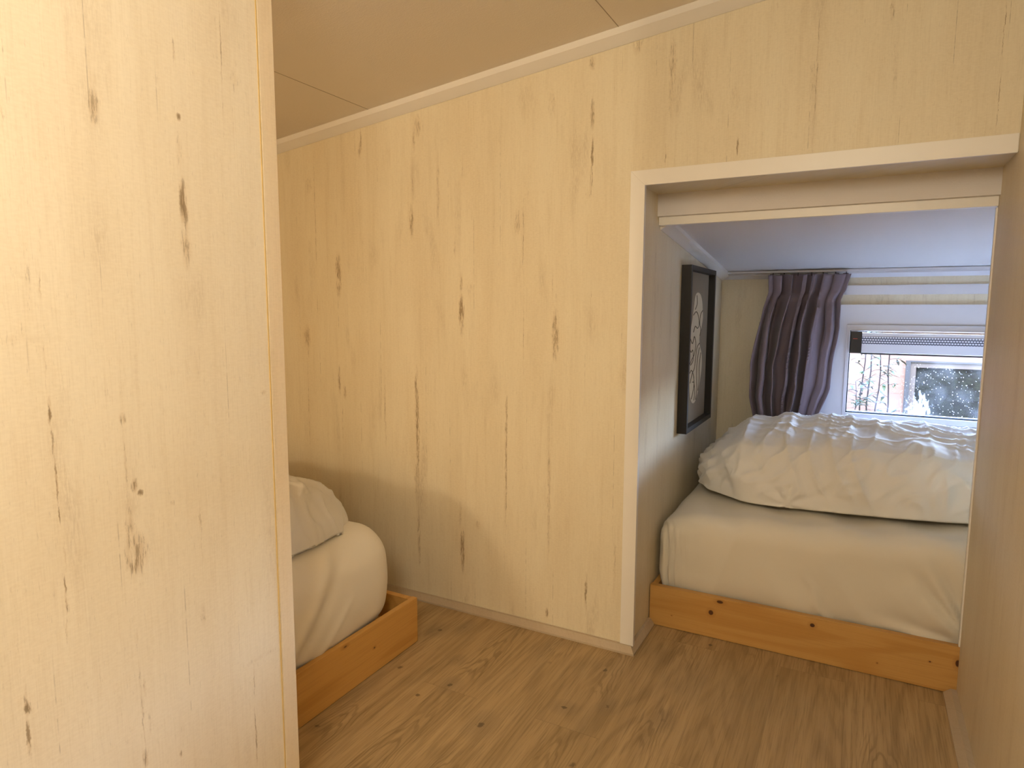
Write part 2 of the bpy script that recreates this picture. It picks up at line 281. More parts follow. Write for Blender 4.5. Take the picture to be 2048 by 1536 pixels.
M_CURT = fabric('curtain_cloth', (.25, .195, .22), 1100, .10, 0, .15)
M_BLACK = plain('black_frame', (.014, .011, .009), .4, .4, var=.1)
M_MAT = plain('grey_mount', (.29, .225, .15), .8, .15)
M_CREAM = plain('cream_paper', (.66, .53, .35), .8, .15)
M_INK = plain('ink_line', (.13, .095, .06), .8, .1)

# ------------------------------------------------------------------ setting
YW, YB, XA, XR, YA, XP = 2.03, 2.25, -.635, .31, 3.42, -1.03
def cz(x): return 2.012 + .112 * (x + .609)          # sloped ceiling of the landing
def ca(y): return 1.444 - .112 * (y - 2.395)         # sloped ceiling of the sleeping nook
XL, YF = -3.15, -2.2
st(box('floor', XL - .1, 1.45, YF - .1, 3.5, -.08, 0, M_FLOOR))
mb = MB(); mb.add([(XL - .1, YF - .1, cz(XL - .1)), (1.2, YF - .1, cz(1.2)), (1.2, 2.12, cz(1.2)), (XL - .1, 2.12, cz(XL - .1)), (XL - .1, YF - .1, cz(XL - .1) + .1), (1.2, YF - .1, cz(1.2) + .1), (1.2, 2.12, cz(1.2) + .1), (XL - .1, 2.12, cz(XL - .1) + .1)],
                  [(0, 1, 2, 3), (7, 6, 5, 4), (0, 4, 5, 1), (1, 5, 6, 2), (2, 6, 7, 3), (3, 7, 4, 0)])
main_ceiling = st(mb.build('ceiling', M_CEIL))
M_SEAM = plain('panel_joint', (.46, .38, .29), .8, .1)
for k, xs in enumerate((-1.684, -.705, .27)):         # joints between ceiling boards
    a, b = .0012, .0006
    st(MB().add([(xs - a, YF, cz(xs) - b), (xs + a, YF, cz(xs) - b), (xs + a, YW, cz(xs) - b), (xs - a, YW, cz(xs) - b),
              (xs - a, YF, cz(xs) + b * 3), (xs + a, YF, cz(xs) + b * 3), (xs + a, YW, cz(xs) + b * 3), (xs - a, YW, cz(xs) + b * 3)],
             [(0, 1, 2, 3), (7, 6, 5, 4), (0, 4, 5, 1), (1, 5, 6, 2), (2, 6, 7, 3), (3, 7, 4, 0)]).build('panel_joint', M_SEAM, main_ceiling))
mb = MB()
a0, a1 = YB - .02, 3.52
st(mb.add([(XA - .1, a0, ca(a0)), (1.45, a0, ca(a0)), (1.45, a1, ca(a1)), (XA - .1, a1, ca(a1)), (XA - .1, a0, ca(a0) + .1), (1.45, a0, ca(a0) + .1), (1.45, a1, ca(a1) + .1), (XA - .1, a1, ca(a1) + .1)],
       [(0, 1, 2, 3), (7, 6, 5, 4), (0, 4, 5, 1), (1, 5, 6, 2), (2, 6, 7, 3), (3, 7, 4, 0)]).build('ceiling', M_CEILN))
# wall with the opening: L-shaped panel, 22 cm deep reveal
ZT = 1.535
prof = [(XL, 0), (XA, 0), (XA, ZT), (XR, ZT), (1.2, ZT), (1.2, cz(1.2) + .02), (XL, cz(XL) + .02)]
mb = MB(); n = len(prof)
mb.add([(x, YW, z) for x, z in prof] + [(x, YB, z) for x, z in prof], [tuple(range(n)), tuple(range(n, 2 * n))[::-1]] + [(i, (i + 1) % n, (i + 1) % n + n, i + n) for i in range(n)])
# reveal faces use the side laminate
o = mb.build('wall_back', M_W); o.data.materials.append(M_G)
for p in o.data.polygons:
    if abs(p.normal.y) < .5: p.material_index = 1
st(o)
st(box('wall_right', XR, XR + .06, YF, YB + .015, 0, cz(XR + .06) + .02, M_R))
st(box('trim_6', XR - .004, XR + .005, YB + .008, YB + .022, 0.152, 1.432, M_TRIM, None, .001))
st(box('wall_nook_left', XA - .08, XA, YB, YA + .08, 0, 1.5, M_G))
st(box('wall_nook_front', XR + .06, 1.4, YB - .05, YB + .015, 0, 1.56, M_G))
st(box('wall_nook_right', 1.35, 1.43, YB, YA + .08, 0, 1.5, M_G))
st(box('wall_left', XL - .08, XL, YF, YW + .1, 0, 1.95, M_G))
st(box('wall_front', XL, 1.2, YF - .08, YF, 0, 2.35, M_G))
# foreground partition between landing and the left bed
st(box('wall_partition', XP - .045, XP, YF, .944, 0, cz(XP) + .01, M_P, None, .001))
mb = MB(); mb.box(XP - .047, XP + .0012, .9125, .947, 0, cz(XP)); 
st(mb.build('trim_7', laminate('laminate_edge', 'y', (), .1, (.83, .70, .52)), None, (0, 0, 0), False, .0009))
mb = MB(); mb.box(XP - .002, XP + .0016, .908, .9095, 0, cz(XP)); st(mb.build('trim_8', plain('edge_line', (.72, .50, .20), .5, .3)))
# nook window wall with the window hole
WX0, WX1, WZ0, WZ1 = -.05, 1.26, .672, 1.056
mb = MB(); mb.box(XA, WX0 - .02, YA, YA + .08, 0, 1.42).box(WX1 + .02, 1.35, YA, YA + .08, 0, 1.42).box(WX0 - .02, WX1 + .02, YA, YA + .08, 0, WZ0 - .02).box(WX0 - .02, WX1 + .02, YA, YA + .08, WZ1 + .02, 1.42)
st(mb.build('wall_nook_window', M_G))

# lintel board hanging behind the opening, with white lower strip
st(box('wall_lintel', XA, XR, YB, YB + .018, 1.436, ZT, M_G))
st(box('trim_1', XA + .001, XR - .001, YB - .006, YB + .020, 1.434, 1.477, M_TRIM, None, .0015))
# white casing of the opening, mitred
def casing():
    t_, wd = .005, .046
    x0, x1 = XA - wd + .016, XA + .016; z0, z1 = ZT - .004, ZT + wd - .004; y0, y1 = YW - t_, YW + .004
    v = [(x0, y0, .024), (x1, y0, .024), (x1, y0, z0), (x0, y0, z1)]; w2 = [(a, y1, c) for a, b, c in v]
    st(MB().add(v + w2, [(0, 1, 2, 3), (7, 6, 5, 4), (0, 4, 5, 1), (1, 5, 6, 2), (2, 6, 7, 3), (3, 7, 4, 0)]).build('trim_2', M_TRIM, None, (0, 0, 0), False, .0012))
    v = [(x0, y0, z1), (x1, y0, z0), (XR - .002, y0, z0), (XR - .002, y0, z1)]; w2 = [(a, y1, c) for a, b, c in v]
    st(MB().add(v + w2, [(0, 1, 2, 3), (7, 6, 5, 4), (0, 4, 5, 1), (1, 5, 6, 2), (2, 6, 7, 3), (3, 7, 4, 0)]).build('trim_3', M_TRIM, None, (0, 0, 0), False, .0012))
    # inner lip of the jamb
    st(box('trim_9', XA - .002, XA + .016, YW, YW + .012, .024, ZT - .002, M_TRIM, None, .001))
casing()
# ceiling mouldings
P = [(0, -.044), (.003, -.044), (.033, -.020), (.033, .004), (0, .004)]
mb = MB(); mb.sweep([[(x, YW - a, cz(x) + b) for a, b in P] for x in (XL, XR)]); st(mb.build('trim_4', M_MOLD))
mb = MB(); mb.sweep([[(XA + a * 1.1, y, ca(y) + b * .8) for a, b in P] for y in (YB + .018, YA)]); st(mb.build('trim_5', M_MOLD))
mb = MB(); mb.sweep([[(x, YA - a * .6, ca(YA) + b * .75 + .001) for a, b in P] for x in (XA, 1.35)]); st(mb.build('trim_10', M_PVC))
# baseboards
Q = [(0, 0), (.024, 0), (.024, .007), (.011, .026), (0, .026)]
mb = MB(); mb.sweep([[(x if k == 0 else XA + a, YW - a, b) for a, b in Q] for k, x in enumerate((XL, XA))]); st(mb.build('baseboard_back', M_BASE))
mb = MB(); mb.sweep([[(XA + a, YW - a, b) for a, b in Q], [(XA + a, YB + .001, b) for a, b in Q]]); st(mb.build('baseboard_nook', M_BASE))
mb = MB(); mb.sweep([[(XR - a * 1.4, y, b * .8) for a, b in Q] for y in (YF, YB)]); st(mb.build('baseboard_right', M_BASE))

# ------------------------------------------------------------------ window of the nook
win = bpy.data.objects.new('window_1', None); C.collection.objects.link(win); win.location = (.605, YA, WZ0); st(win)
mb = MB(); f = .028
mb.box(-.30, WX0 - .012, YA - .012, YA, .45, 1.174).box(WX1 + .012, 1.34, YA - .012, YA, .45, 1.174).box(WX0 - .012, WX1 + .012, YA - .012, YA, .45, WZ0 - .03).box(WX0 - .012, WX1 + .012, YA - .012, YA, WZ1 + .028, 1.174)
mb.build('window_surround', M_PVC, win, (0, 0, 0), False, 0)
mb = MB()
for (ya, yb, o1, o2) in ((YA - .020, YA + .01, .014, .0), (YA + .005, YA + .05, .03, -.004)):
    mb.box(WX0 - o1, WX0 - o2, ya, yb, WZ0 - o1 * 1.9, WZ1 + o1 * 1.9).box(WX1 + o2, WX1 + o1, ya, yb, WZ0 - o1 * 1.9, WZ1 + o1 * 1.9)
    mb.box(WX0 - o2, WX1 + o2, ya, yb, WZ0 - o1 * 1.9, WZ0 - o2).box(WX0 - o2, WX1 + o2, ya, yb, WZ1 + o2, WZ1 + o1 * 1.9)
mb.build('window_frame', M_PVC, win, (0, 0, 0), False, .0012)
mb = MB(); g = .004
mb.box(WX0, WX0 + g, YA - .002, YA + .03, WZ0, WZ1).box(WX0, WX1, YA - .002, YA + .03, WZ0, WZ0 + g)
mb.build('rubber_seal', plain('rubber', (.03, .035, .035), .7, .2), win)
t = NT('window_glass'); x, y, z = t.xyz()     # object origin of the pane: world axes, local to the window
px = t.math('ADD', x, .605); pz = t.math('ADD', z, WZ0)
strk = t.noise(t.vec(t.math('MULTIPLY', px, 75), t.math('MULTIPLY', pz, 26)), 1, 4, .65, .4)
drop = t.n('TexVoronoi'); t.put(drop.inputs['Vector'], t.vec(px, 0., t.math('MULTIPLY', pz, .8))); drop.inputs['Scale'].default_value = 120; drop.inputs['Randomness'].default_value = 1
dsz = t.math('MULTIPLY', t.noise(t.vec(px, pz), 60, 1), .5)
dots = t.math('LESS_THAN', drop.outputs['Distance'], t.math('SUBTRACT', dsz, .10))
fog = stains(t, px, pz, [(.245, .69, .075, .17, 1.15), (.22, .68, .045, .15, 1.1), (.17, .68, .025, .12, .8), (.32, .665, .18, .05, .7), (.30, .72, .12, .14, .2)])
reg = stains(t, px, pz, [(.33, .76, .24, .16, 1.0), (.24, .80, .12, .14, .8)])
splash = t.ss(t.math('SUBTRACT', t.math('MULTIPLY_ADD', fog, .42, strk), .83), 0., .14)
mask = t.math('MAXIMUM', t.math('MULTIPLY', splash, .24), t.math('MULTIPLY', dots, t.math('MULTIPLY', t.ss(reg, .1, .5), .30)))
mask = t.math('ADD', t.math('MULTIPLY', mask, 1.0), t.math('MULTIPLY', t.ss(t.noise(t.vec(px, pz), 8, 3), .4, .8), .03), None, True)
tr = t.n('BsdfTransparent'); tr.inputs[0].default_value = (.95, .975, .97, 1); gl = t.n('BsdfGlossy'); gl.inputs['Roughness'].default_value = .02
fz = t.n('Fresnel'); fz.inputs[0].default_value = 1.3; m1 = t.n('MixShader'); t.put(m1.inputs[0], fz.outputs[0]); t.put(m1.inputs[1], tr.outputs[0]); t.put(m1.inputs[2], gl.outputs[0])
df = t.n('BsdfDiffuse'); df.inputs[0].default_value = (.9, .93, .95, 1); tl = t.n('BsdfTranslucent'); tl.inputs[0].default_value = (.9, .93, .95, 1)
m0 = t.n('MixShader'); m0.inputs[0].default_value = .75; t.put(m0.inputs[1], df.outputs[0]); t.put(m0.inputs[2], tl.outputs[0])
m2 = t.n('MixShader'); t.put(m2.inputs[0], mask); t.put(m2.inputs[1], m1.outputs[0]); t.put(m2.inputs[2], m0.outputs[0]); t.put(t.out.inputs[0], m2.outputs[0])
mb = MB(); mb.box(WX0 - .01, WX1 + .01, YA + .022, YA + .026, WZ0 - .01, WZ1 + .01); mb.build('pane', t.m, win)
st(box('trim_11', XA + .30, 1.34, YA - .006, YA, 1.219, 1.262, M_PVC, None, .0015))

# roller blind with perforated band
bl = thing('roller_blind', (.605, YA - .02, 1.05), 'white roller blind with a dotted dark band, rolled up above the glass', 'blind')
box('cassette', WX0 + .047, WX1 - .02, YA - .046, YA - .022, .957, 1.046, M_PVC, bl, .003)
t = NT('perforated_band'); x, y, z = t.xyz()
U = t.math('MULTIPLY', x, 1 / .0105); V = t.math('MULTIPLY', z, 1 / .0105)
br = t.math('MODULO', t.math('FLOOR', t.math('ADD', V, 20)), 2.0)
fu = t.math('FRACT', t.math('ADD', t.math('ADD', U, 200), t.math('MULTIPLY', br, .5))); fv = t.math('FRACT', t.math('ADD', V, 20))
hole = t.math('MAXIMUM', t.math('LESS_THAN', fv, .42), t.math('LESS_THAN', fu, .28))
t.set(t.mix(hole, (.78, .77, .80), (.10, .10, .13)), .5)
box('perforated_band', WX0 + .048, WX1 - .021, YA - .0485, YA - .044, .996, 1.030, t.m, bl)['label'] = 'dark dotted band along the blind'
b_ = box('end_bracket', WX0 + .004, WX0 + .050, YA - .054, YA - .012, .953, 1.052, plain('black_plastic', (.012, .012, .014), .35, .4), bl, .003)
b_['label'] = 'black end bracket'
box('red_mark', WX0 + .014, WX0 + .032, YA - .0548, YA - .0532, 1.018, 1.0205, plain('red_print', (.45, .06, .03), .5), b_)
box('bottom_rail', WX0 + .048, WX1 - .02, YA - .040, YA - .028, .949, .956, plain('dark_rail', (.05, .05, .055), .4), bl, .001)

# ------------------------------------------------------------------ soft bodies
def cube_shell(nx, ny, nz):
    idx = {}; V = []; F = []
    def vid(i, j, k):
        if (i, j, k) not in idx: idx[(i, j, k)] = len(V); V.append((2 * i / nx - 1, 2 * j / ny - 1, 2 * k / nz - 1))
        return idx[(i, j, k)]
    for i in range(nx):
        for j in range(ny):
            for k in (0, nz): F.append((vid(i, j, k), vid(i + 1, j, k), vid(i + 1, j + 1, k), vid(i, j + 1, k)))
    for i in range(nx):
        for k in range(nz):
            for j in (0, ny): F.append((vid(i, j, k), vid(i + 1, j, k), vid(i + 1, j, k + 1), vid(i, j, k + 1)))
    for j in range(ny):
        for k in range(nz):
            for i in (0, nx): F.append((vid(i, j, k), vid(i, j + 1, k), vid(i, j + 1, k + 1), vid(i, j, k + 1)))
    return V, F
def rbox(p, half, rad):
    # rounded box: clamp to the inner box, push out by the radius
    q = Vector([p[i] * half[i] for i in range(3)]); inn = Vector([max(-(half[i] - rad[i]), min(half[i] - rad[i], q[i])) for i in range(3)])
    d = Vector([(q[i] - inn[i]) / rad[i] for i in range(3)]); L = d.length
    if L > 1e-9:
        mx = max(abs(c) for c in d); d = d * (mx / L)
    return inn + Vector([d[i] * rad[i] for i in range(3)]), d

def mattress(name, c, half, rad, disp, mat, parent=None, dens=60, origin=None):
    nx, ny, nz = [max(10, int(dens * h * 2)) for h in half]; nz = max(nz, 18)
    V, F = cube_shell(nx, ny, nz); out = []
    # denser sampling towards the rounded edges
    for p in V:
        pp = [math.copysign(1 - (1 - abs(a)) ** 1.25 if False else abs(a), a) for a in p]
        q, d = rbox(pp, half, rad); w_ = q + Vector(c)
        n_ = d.normalized() if d.length > .01 else Vector((0, 0, 0))
        if n_.length < .1:
            ax = max(range(3), key=lambda i: abs(p[i])); n_ = Vector([math.copysign(1, p[i]) if i == ax else 0 for i in range(3)])
        out.append(w_ + disp(w_, n_, p))
    return link(name, out, F, mat, parent, origin or (c[0], c[1], c[2] - half[2]), True)
# ------------------------------------------------------------------ bed in the nook
bedA = thing('bed_frame', (.35, 2.75, 0), 'low pine bed base filling the nook, with a knotty front board across the opening', 'bed')
box('front_board', XA + .003, 1.34, YB + .008, YB + .030, .002, .151, M_PINE1, bedA, .0018)
box('side_board', XA + .004, XA + .024, YB + .032, 3.30, .002, .146, M_PINE1, bedA, .0015)
box('back_board', XA + .026, 1.34, 3.28, 3.30, .002, .146, M_PINE1, bedA, .0015)
box('bed_base', XA + .026, 1.335, YB + .033, 3.278, .05, .068, M_PINE1, bedA)

def ridge(v): return 1 - abs(v)
def dispA(w_, n, p):
    x, y, z = w_; f = sm(.10, .40, z)
    d = Vector((0, 0, (x + .6) * .045 * f))
    fro = max(0, -n.y); top = max(0, n.z)
    a = .006 * fr(x * 2.2, y * 2, z * 3)                                    # slack cloth
    a += .0045 * fro * ridge(fn(x * 5 + z * 3.2, z * 1.6, 3) * 3) * sm(.40, .2, z)
    lc = math.exp(-((x + .585) / .045) ** 2)                                # gathered corner on the left
    a += lc * .008 * math.sin((x * .9 + y * .5) * 330 + z * 6 + 2 * fn(z * 9, x * 5)) * sm(.42, .30, z) * max(fro, -n.x)
    ang = math.atan2(z - .13, .36 - x)                                     # folds fanning from the right corner
    rd = math.hypot(z - .13, .36 - x)
    a += fro * .009 * math.sin(ang * 15 + 3 * fn(ang * 2, rd * 3)) * math.exp(-((rd - .10) / .13) ** 2) * sm(.06, .1, rd)
    # one long fold falling to the middle of the board
    c_ = -.07 + .10 * (z - .17) / .1 * -.5
    a += fro * .007 * math.exp(-((x - c_ + .02 * fn(z * 20)) / .012) ** 2) * sm(.30, .19, z)
    a += fro * .004 * math.exp(-((x + .40 + (.2 - z) * .35) / .02) ** 2)
    a += top * .003 * math.sin(x * 26 + y * 9 + 3 * fn(x * 3, y * 3))
    a -= .018 * sm(.20, .07, z) * max(abs(n.y), abs(n.x))
    a *= 1.5
    return d + n * a + Vector((0, 0, -.012 * math.exp(-((x + .62) / .12) ** 2) * top))
m = mattress('mattress', (.345, 2.757, .242), (.968, .474, .172), (.075, .075, .075), dispA, M_SHEET, dens=115)
tag(m, 'mattress in a fitted cream sheet lying in the nook behind the knotty board', 'mattress')

def duvet(name, fx, nx, ny, nz, mat, label, origin, group=None):
    V, F = cube_shell(nx, ny, nz); out = [fx(p) for p in V]
    o = link(name, out, F, mat, None, origin, True); return tag(o, label, 'duvet', group)
def spow(p, n):
    r_ = (abs(p[0]) ** n[0] + abs(p[1]) ** n[1] + abs(p[2]) ** n[2]) ** (1.0 / (sum(n) / 3)); return (p[0] / r_, p[1] / r_, p[2] / r_)
def crease(t, sharp): return math.exp(-abs(t) * sharp)
def fA(p):
    px, py, pz = spow(p, (5, 3.4, 3.0))
    x = .37 + px * .92
    lft = sm(-.30, -.60, x)
    # front border wanders, back lies near the window
    yf = 2.425 + .02 * fn(x * 5, 7) + .035 * sm(.1, .5, x) + .012 * lft; yb = 3.27
    ym = 2.86; y = ym + (py * (ym - yf) if py < 0 else py * (yb - ym))
    H = .285 - .10 * sm(-.33, -.60, x) - .03 * sm(-.2, .05, x) - .02 * sm(.25, .5, x) + .010 * math.sin(x * 9 + 1) - .035 * sm(2.95, 3.25, y)
    base = .418 + (x + .6) * .045
    if pz >= 0: z = base + .026 + (H - .026) * pz * (1 + .04 * fn(x * 3, y * 3, 9))
    else: z = base + .026 + .024 * pz
    x += -.045 * sm(2.45, 2.95, y) * sm(-.1, -.5, x)                         # left border runs back along the wall
    q = Vector((x, y, z)); up = sm(base + .01, base + .09, z)
    nrm = Vector((px ** 3 * .9 if px < 0 else 0, py * 1.1, max(pz, 0) * 1.0)); nrm = nrm.normalized() if nrm.length > .01 else Vector((0, 0, 1))
    topness = sm(.52, .66, z) * sm(2.5, 2.75, y)
    # soft folds: down the front face, across on top
    wx = x + .05 * fn(x * 3, z * 4, 1); wz = z + .04 * fn(x * 4, y * 4, 2)
    a = .018 * fn(wx * 5, wz * 2.5, y * 1.2) + .013 * fn(wx * 11, wz * 4 + wx * 2, 4)
    f1 = fn(wx * 9 + wz * 3, wz * 2.5 - wx * 1.3, 8); a += .018 * (crease(f1, 8) - .25) * (1 - .8 * topness) * up
    f2 = fn(x * 5 + y * 2, y * 13 + x * 3 + z * 8, 5 + .5 * fn(x * 4, y * 4)); a += .016 * (crease(f2, 5) - .3) * topness
    f3 = fn(x * 14 - z * 12, z * 9 + x * 5, 12); a += .011 * (crease(f3, 7) - .3) * up
    a += .004 * fn(x * 30, z * 22, y * 22)
    # pinch of cloth near the middle of the lower edge
    r2 = math.hypot(x + .20, (z - base - .045) * 1.3); an = math.atan2(z - base - .03, x + .20)
    a += .010 * math.sin(an * 7 + 1.3) * math.exp(-(r2 / .11) ** 2) * sm(.0, .03, r2) * (1 if y < 2.75 else 0)
    # crinkled seam on the left border
    e = sm(-.42, -.56, x); a += e * .010 * math.sin(y * 62 + z * 95 + 2 * fn(y * 12, z * 9))
    a += .5 * e * .008 * fn(y * 40, z * 50)
    q += nrm * a * (.35 + .65 * up)
    q.x = max(q.x, XA + .004); q.y = min(q.y, 3.30)
    if pz < 0: q.z = max(q.z, base - .004)
    return q
duvet('duvet', fA, 250, 150, 60, M_DUVET, 'puffy crumpled white duvet heaped in front of the window on the nook bed', (.37, 2.86, .42))

# ------------------------------------------------------------------ left bed behind the partition
bedB = thing('bed_frame', (-1.8, .75, 0), 'low pine bed base sticking out from behind the pale partition', 'bed')
xb = -1.302
box('side_board', xb - .020, xb, -.30, 1.747, .002, .160, M_PINE2, bedB, .002)
box('end_board', -2.56, xb - .0205, 1.725, 1.747, .002, .158, M_PINE2, bedB, .0018)
box('wall_side_board', -2.58, -2.56, -.30, 1.747, .002, .158, M_PINE2, bedB, .0018)
box('bed_base', -2.559, xb - .0205, -.28, 1.724, .05, .068, M_PINE2, bedB)
def dispB(w_, n, p):
    x, y, z = w_; sd = max(0, n.x); top = max(0, n.z)
    a = .008 * fr(y * 2.2, x * 2, z * 3)
    t = z - (.13 + (y - 1.12) * 1.15)                                       # long diagonal drape on the side
    a += sd * .010 * math.exp(-(t / .035) ** 2) * sm(1.6, 1.35, y) - sd * .006 * math.exp(-((t + .07) / .03) ** 2) * sm(1.55, 1.3, y)
    t2 = z - (.10 + (y - 1.25) * 1.0)
    a += sd * .006 * math.exp(-(t2 / .02) ** 2) * sm(.33, .2, z)
    a -= .016 * sm(.21, .07, z) * max(abs(n.y), abs(n.x))
    a += .014 * sd * sm(.12, .27, z) * sm(.44, .28, z)
    a += .003 * fn(y * 12, z * 5, x * 5)
    return n * a
m = mattress('mattress', (-1.94, .70, .264), (.617, .985, .197), (.12, .13, .12), dispB, M_SHEET_LIT, dens=110)
tag(m, 'thick mattress in a cream fitted sheet in a lit tone on the base behind the partition', 'mattress')
def fB(p):
    px, py, pz = spow(p, (8, 8, 2.4))
    x = -1.94 + px * .572; y = .75 + py * .885
    base = .462; up = max(pz, 0)
    H = .175 - .02 * sm(1.2, 1.6, y) + .012 * math.sin(y * 8 + x * 5)
    z = base + .028 + ((H - .028) * pz if pz >= 0 else .026 * pz)
    # near corner droops a little over the rounded mattress edge
    dr = min(1, sm(-1.52, -1.36, x) * .8 + sm(1.42, 1.64, y) * .8); z -= .040 * dr * dr * (1 if pz < 0 else 1.3)
    nrm = Vector((px, py, up * 1.2)).normalized() if abs(px) + abs(py) + up > .01 else Vector((0, 0, 1))
    wx, wy = x + .04 * fn(x * 4, y * 4, 1), y + .04 * fn(x * 4, y * 4, 2)
    a = .018 * fn(wx * 5, wy * 5, z * 3) + .012 * (crease(fn(wx * 7 + wy * 3, wy * 8 - wx * 4, 3), 7) - .3)
    a += .010 * (crease(fn(wx * 4 - z * 9, wy * 13, 6), 7) - .3) + .004 * fn(x * 25, y * 25, z * 25)
    q = Vector((x, y, z)) + nrm * a * (.3 + .7 * up)
    if pz < 0: q.z = max(q.z, base - .010 - .040 * dr * dr)
    return q
duvet('duvet', fB, 140, 210, 44, M_DUVET, 'white duvet folded on the thick mattress behind the partition', (-1.8, .75, .48))

# ------------------------------------------------------------------ framed picture
pf = thing('picture_frame', (XA, 2.89, .66), 'deep black box frame with a cream abstract shape, hanging on the nook side wall', 'picture')
fy0, fy1, fz0, fz1, fd, fwid = 2.585, 3.06, .655, 1.322, .040, .020
mb = MB(); fx0, fx1 = XA + .001, XA + fd
mb.box(fx0, fx1, fy0, fy0 + fwid, fz0, fz1).box(fx0, fx1, fy1 - fwid, fy1, fz0, fz1).box(fx0, fx1, fy0 + fwid, fy1 - fwid, fz0, fz0 + fwid).box(fx0, fx1, fy0 + fwid, fy1 - fwid, fz1 - fwid, fz1)
mb.build('frame', M_BLACK, pf, (0, 0, 0), False, .001)
mt = box('mount', XA + .003, XA + .012, fy0 + .015, fy1 - .015, fz0 + .015, fz1 - .015, M_MAT, pf)
out_ = [(-.02, 1.0), (.25, .97), (.42, .86), (.50, .72), (.56, .55), (.46, .38), (.30, .22), (.34, .05), (.55, -.12), (.62, -.35), (.50, -.62), (.30, -.85), (.05, -.99), (-.22, -.97), (-.42, -.80), (-.50, -.5), (-.60, -.25), (-.72, -.02), (-.66, .2), (-.52, .36), (-.40, .55), (-.32, .75), (-.22, .93)]
pts = []
for k in range(len(out_)):
    a_, b_ = out_[k], out_[(k + 1) % len(out_)]; z_, c_ = out_[k - 1], out_[(k + 2) % len(out_)]
    for s_ in (0, .25, .5, .75):
        pts.append(tuple(.5 * (2 * a_[i] + (b_[i] - z_[i]) * s_ + (2 * z_[i] - 5 * a_[i] + 4 * b_[i] - c_[i]) * s_ ** 2 + (3 * a_[i] - z_[i] - 3 * b_[i] + c_[i]) * s_ ** 3) for i in (0, 1)))
Yc, Zc, sy, sz = 2.825, .985, .205, .235
def art(u, v, dx): return (XA + .0122 + dx, Yc + u * sy, Zc + v * sz)
n = len(pts); mb = MB(); mb.add([art(u, v, 0) for u, v in pts] + [art(u, v, .0012) for u, v in pts], [tuple(range(n)), tuple(range(n, 2 * n))[::-1]] + [(i, (i + 1) % n, (i + 1) % n + n, i + n) for i in range(n)])
sh = mb.build('paper_shape', M_CREAM, mt); sh['label'] = 'cream organic paper shape'
lines = [[(-.35, .60), (-.1, .66), (.1, .58), (.2, .42), (.05, .36), (-.15, .40), (-.3, .30)], [(.5, .68), (.3, .60), (.25, .45), (.36, .33), (.3, .22)], [(-.55, .2), (-.35, .10), (-.2, .22), (-.05, .08), (-.15, -.1), (-.4, -.2), (-.6, -.3)],
         [(.3, .08), (.1, .02), (0, -.12), (-.1, -.35), (-.3, -.45), (-.45, -.6)], [(.3, .0), (.15, -.2), (.12, -.5), (.2, -.75), (.1, -.95)], [(-.3, -.9), (-.1, -.7), (-.15, -.5), (-.35, -.38), (-.5, -.42)],
         [(.45, -.1), (.35, -.35), (.38, -.6), (.3, -.8)], [(-.1, .95), (-.05, .8), (-.2, .7)], [(-.25, -.6), (-.1, -.62), (0, -.8), (-.05, -.95)], [(-.62, .05), (-.45, -.05), (-.3, -.02), (-.25, -.2), (-.45, -.28)]]
mb = MB()
for L in lines:
    q = []
    for k in range(len(L) - 1):
        a_, b_ = L[k], L[k + 1]; z_ = L[max(k - 1, 0)]; c_ = L[min(k + 2, len(L) - 1)]
        for s_ in (0, .2, .4, .6, .8): q.append(tuple(.5 * (2 * a_[i] + (b_[i] - z_[i]) * s_ + (2 * z_[i] - 5 * a_[i] + 4 * b_[i] - c_[i]) * s_ ** 2 + (3 * a_[i] - z_[i] - 3 * b_[i] + c_[i]) * s_ ** 3) for i in (0, 1)))
    q.append(L[-1]); mb.tube([art(u, v, .0013) for u, v in q], .0020, 5)
mb.build('drawn_lines', M_INK, mt)

# ------------------------------------------------------------------ curtain on its rail
rl = thing('curtain_rail', (.35, 3.375, 1.31), 'thin white curtain rail under the nook ceiling above the window', 'curtain rail')
MB().box(XA + .02, 1.3, 3.362, 3.378, 1.3225, 1.333).build('rail', M_PVC, rl, (0, 0, 0), False, .001)
cu = thing('curtain', (-.25, 3.37, 1.31), 'mauve grey pleated curtain gathered at the left side of the window', 'curtain')
def edges(v):
    L = [(0, -.415), (.12, -.41), (.2, -.425), (.32, -.445), (.55, -.470), (.75, -.468), (.88, -.45), (1, -.425)]
    Rr = [(0, -.062), (.10, -.080), (.16, -.098), (.22, -.094), (.32, -.095), (.5, -.108), (.68, -.125), (.84, -.16), (1, -.21)]
    def ip(T):
        for (a, b), (c, d) in zip(T, T[1:]):
            if v <= c: return b + (d - b) * sm(0, 1, (v - a) / (c - a)) if False else b + (d - b) * (v - a) / (c - a)
        return T[-1][1]
    return ip(L), ip(Rr)
NU, NV = 420, 110; verts = []; faces = []
ph = [0.0]
rng = random.Random(11); knots = [0]; 
for k in range(7): knots.append(knots[-1] + rng.uniform(.55, 1.45))
knots = [k / knots[-1] for k in knots]
def fold(u):
    for k in range(7):
        if u <= knots[k + 1] + 1e-9: return k + (u - knots[k]) / (knots[k + 1] - knots[k])
    return 7.0
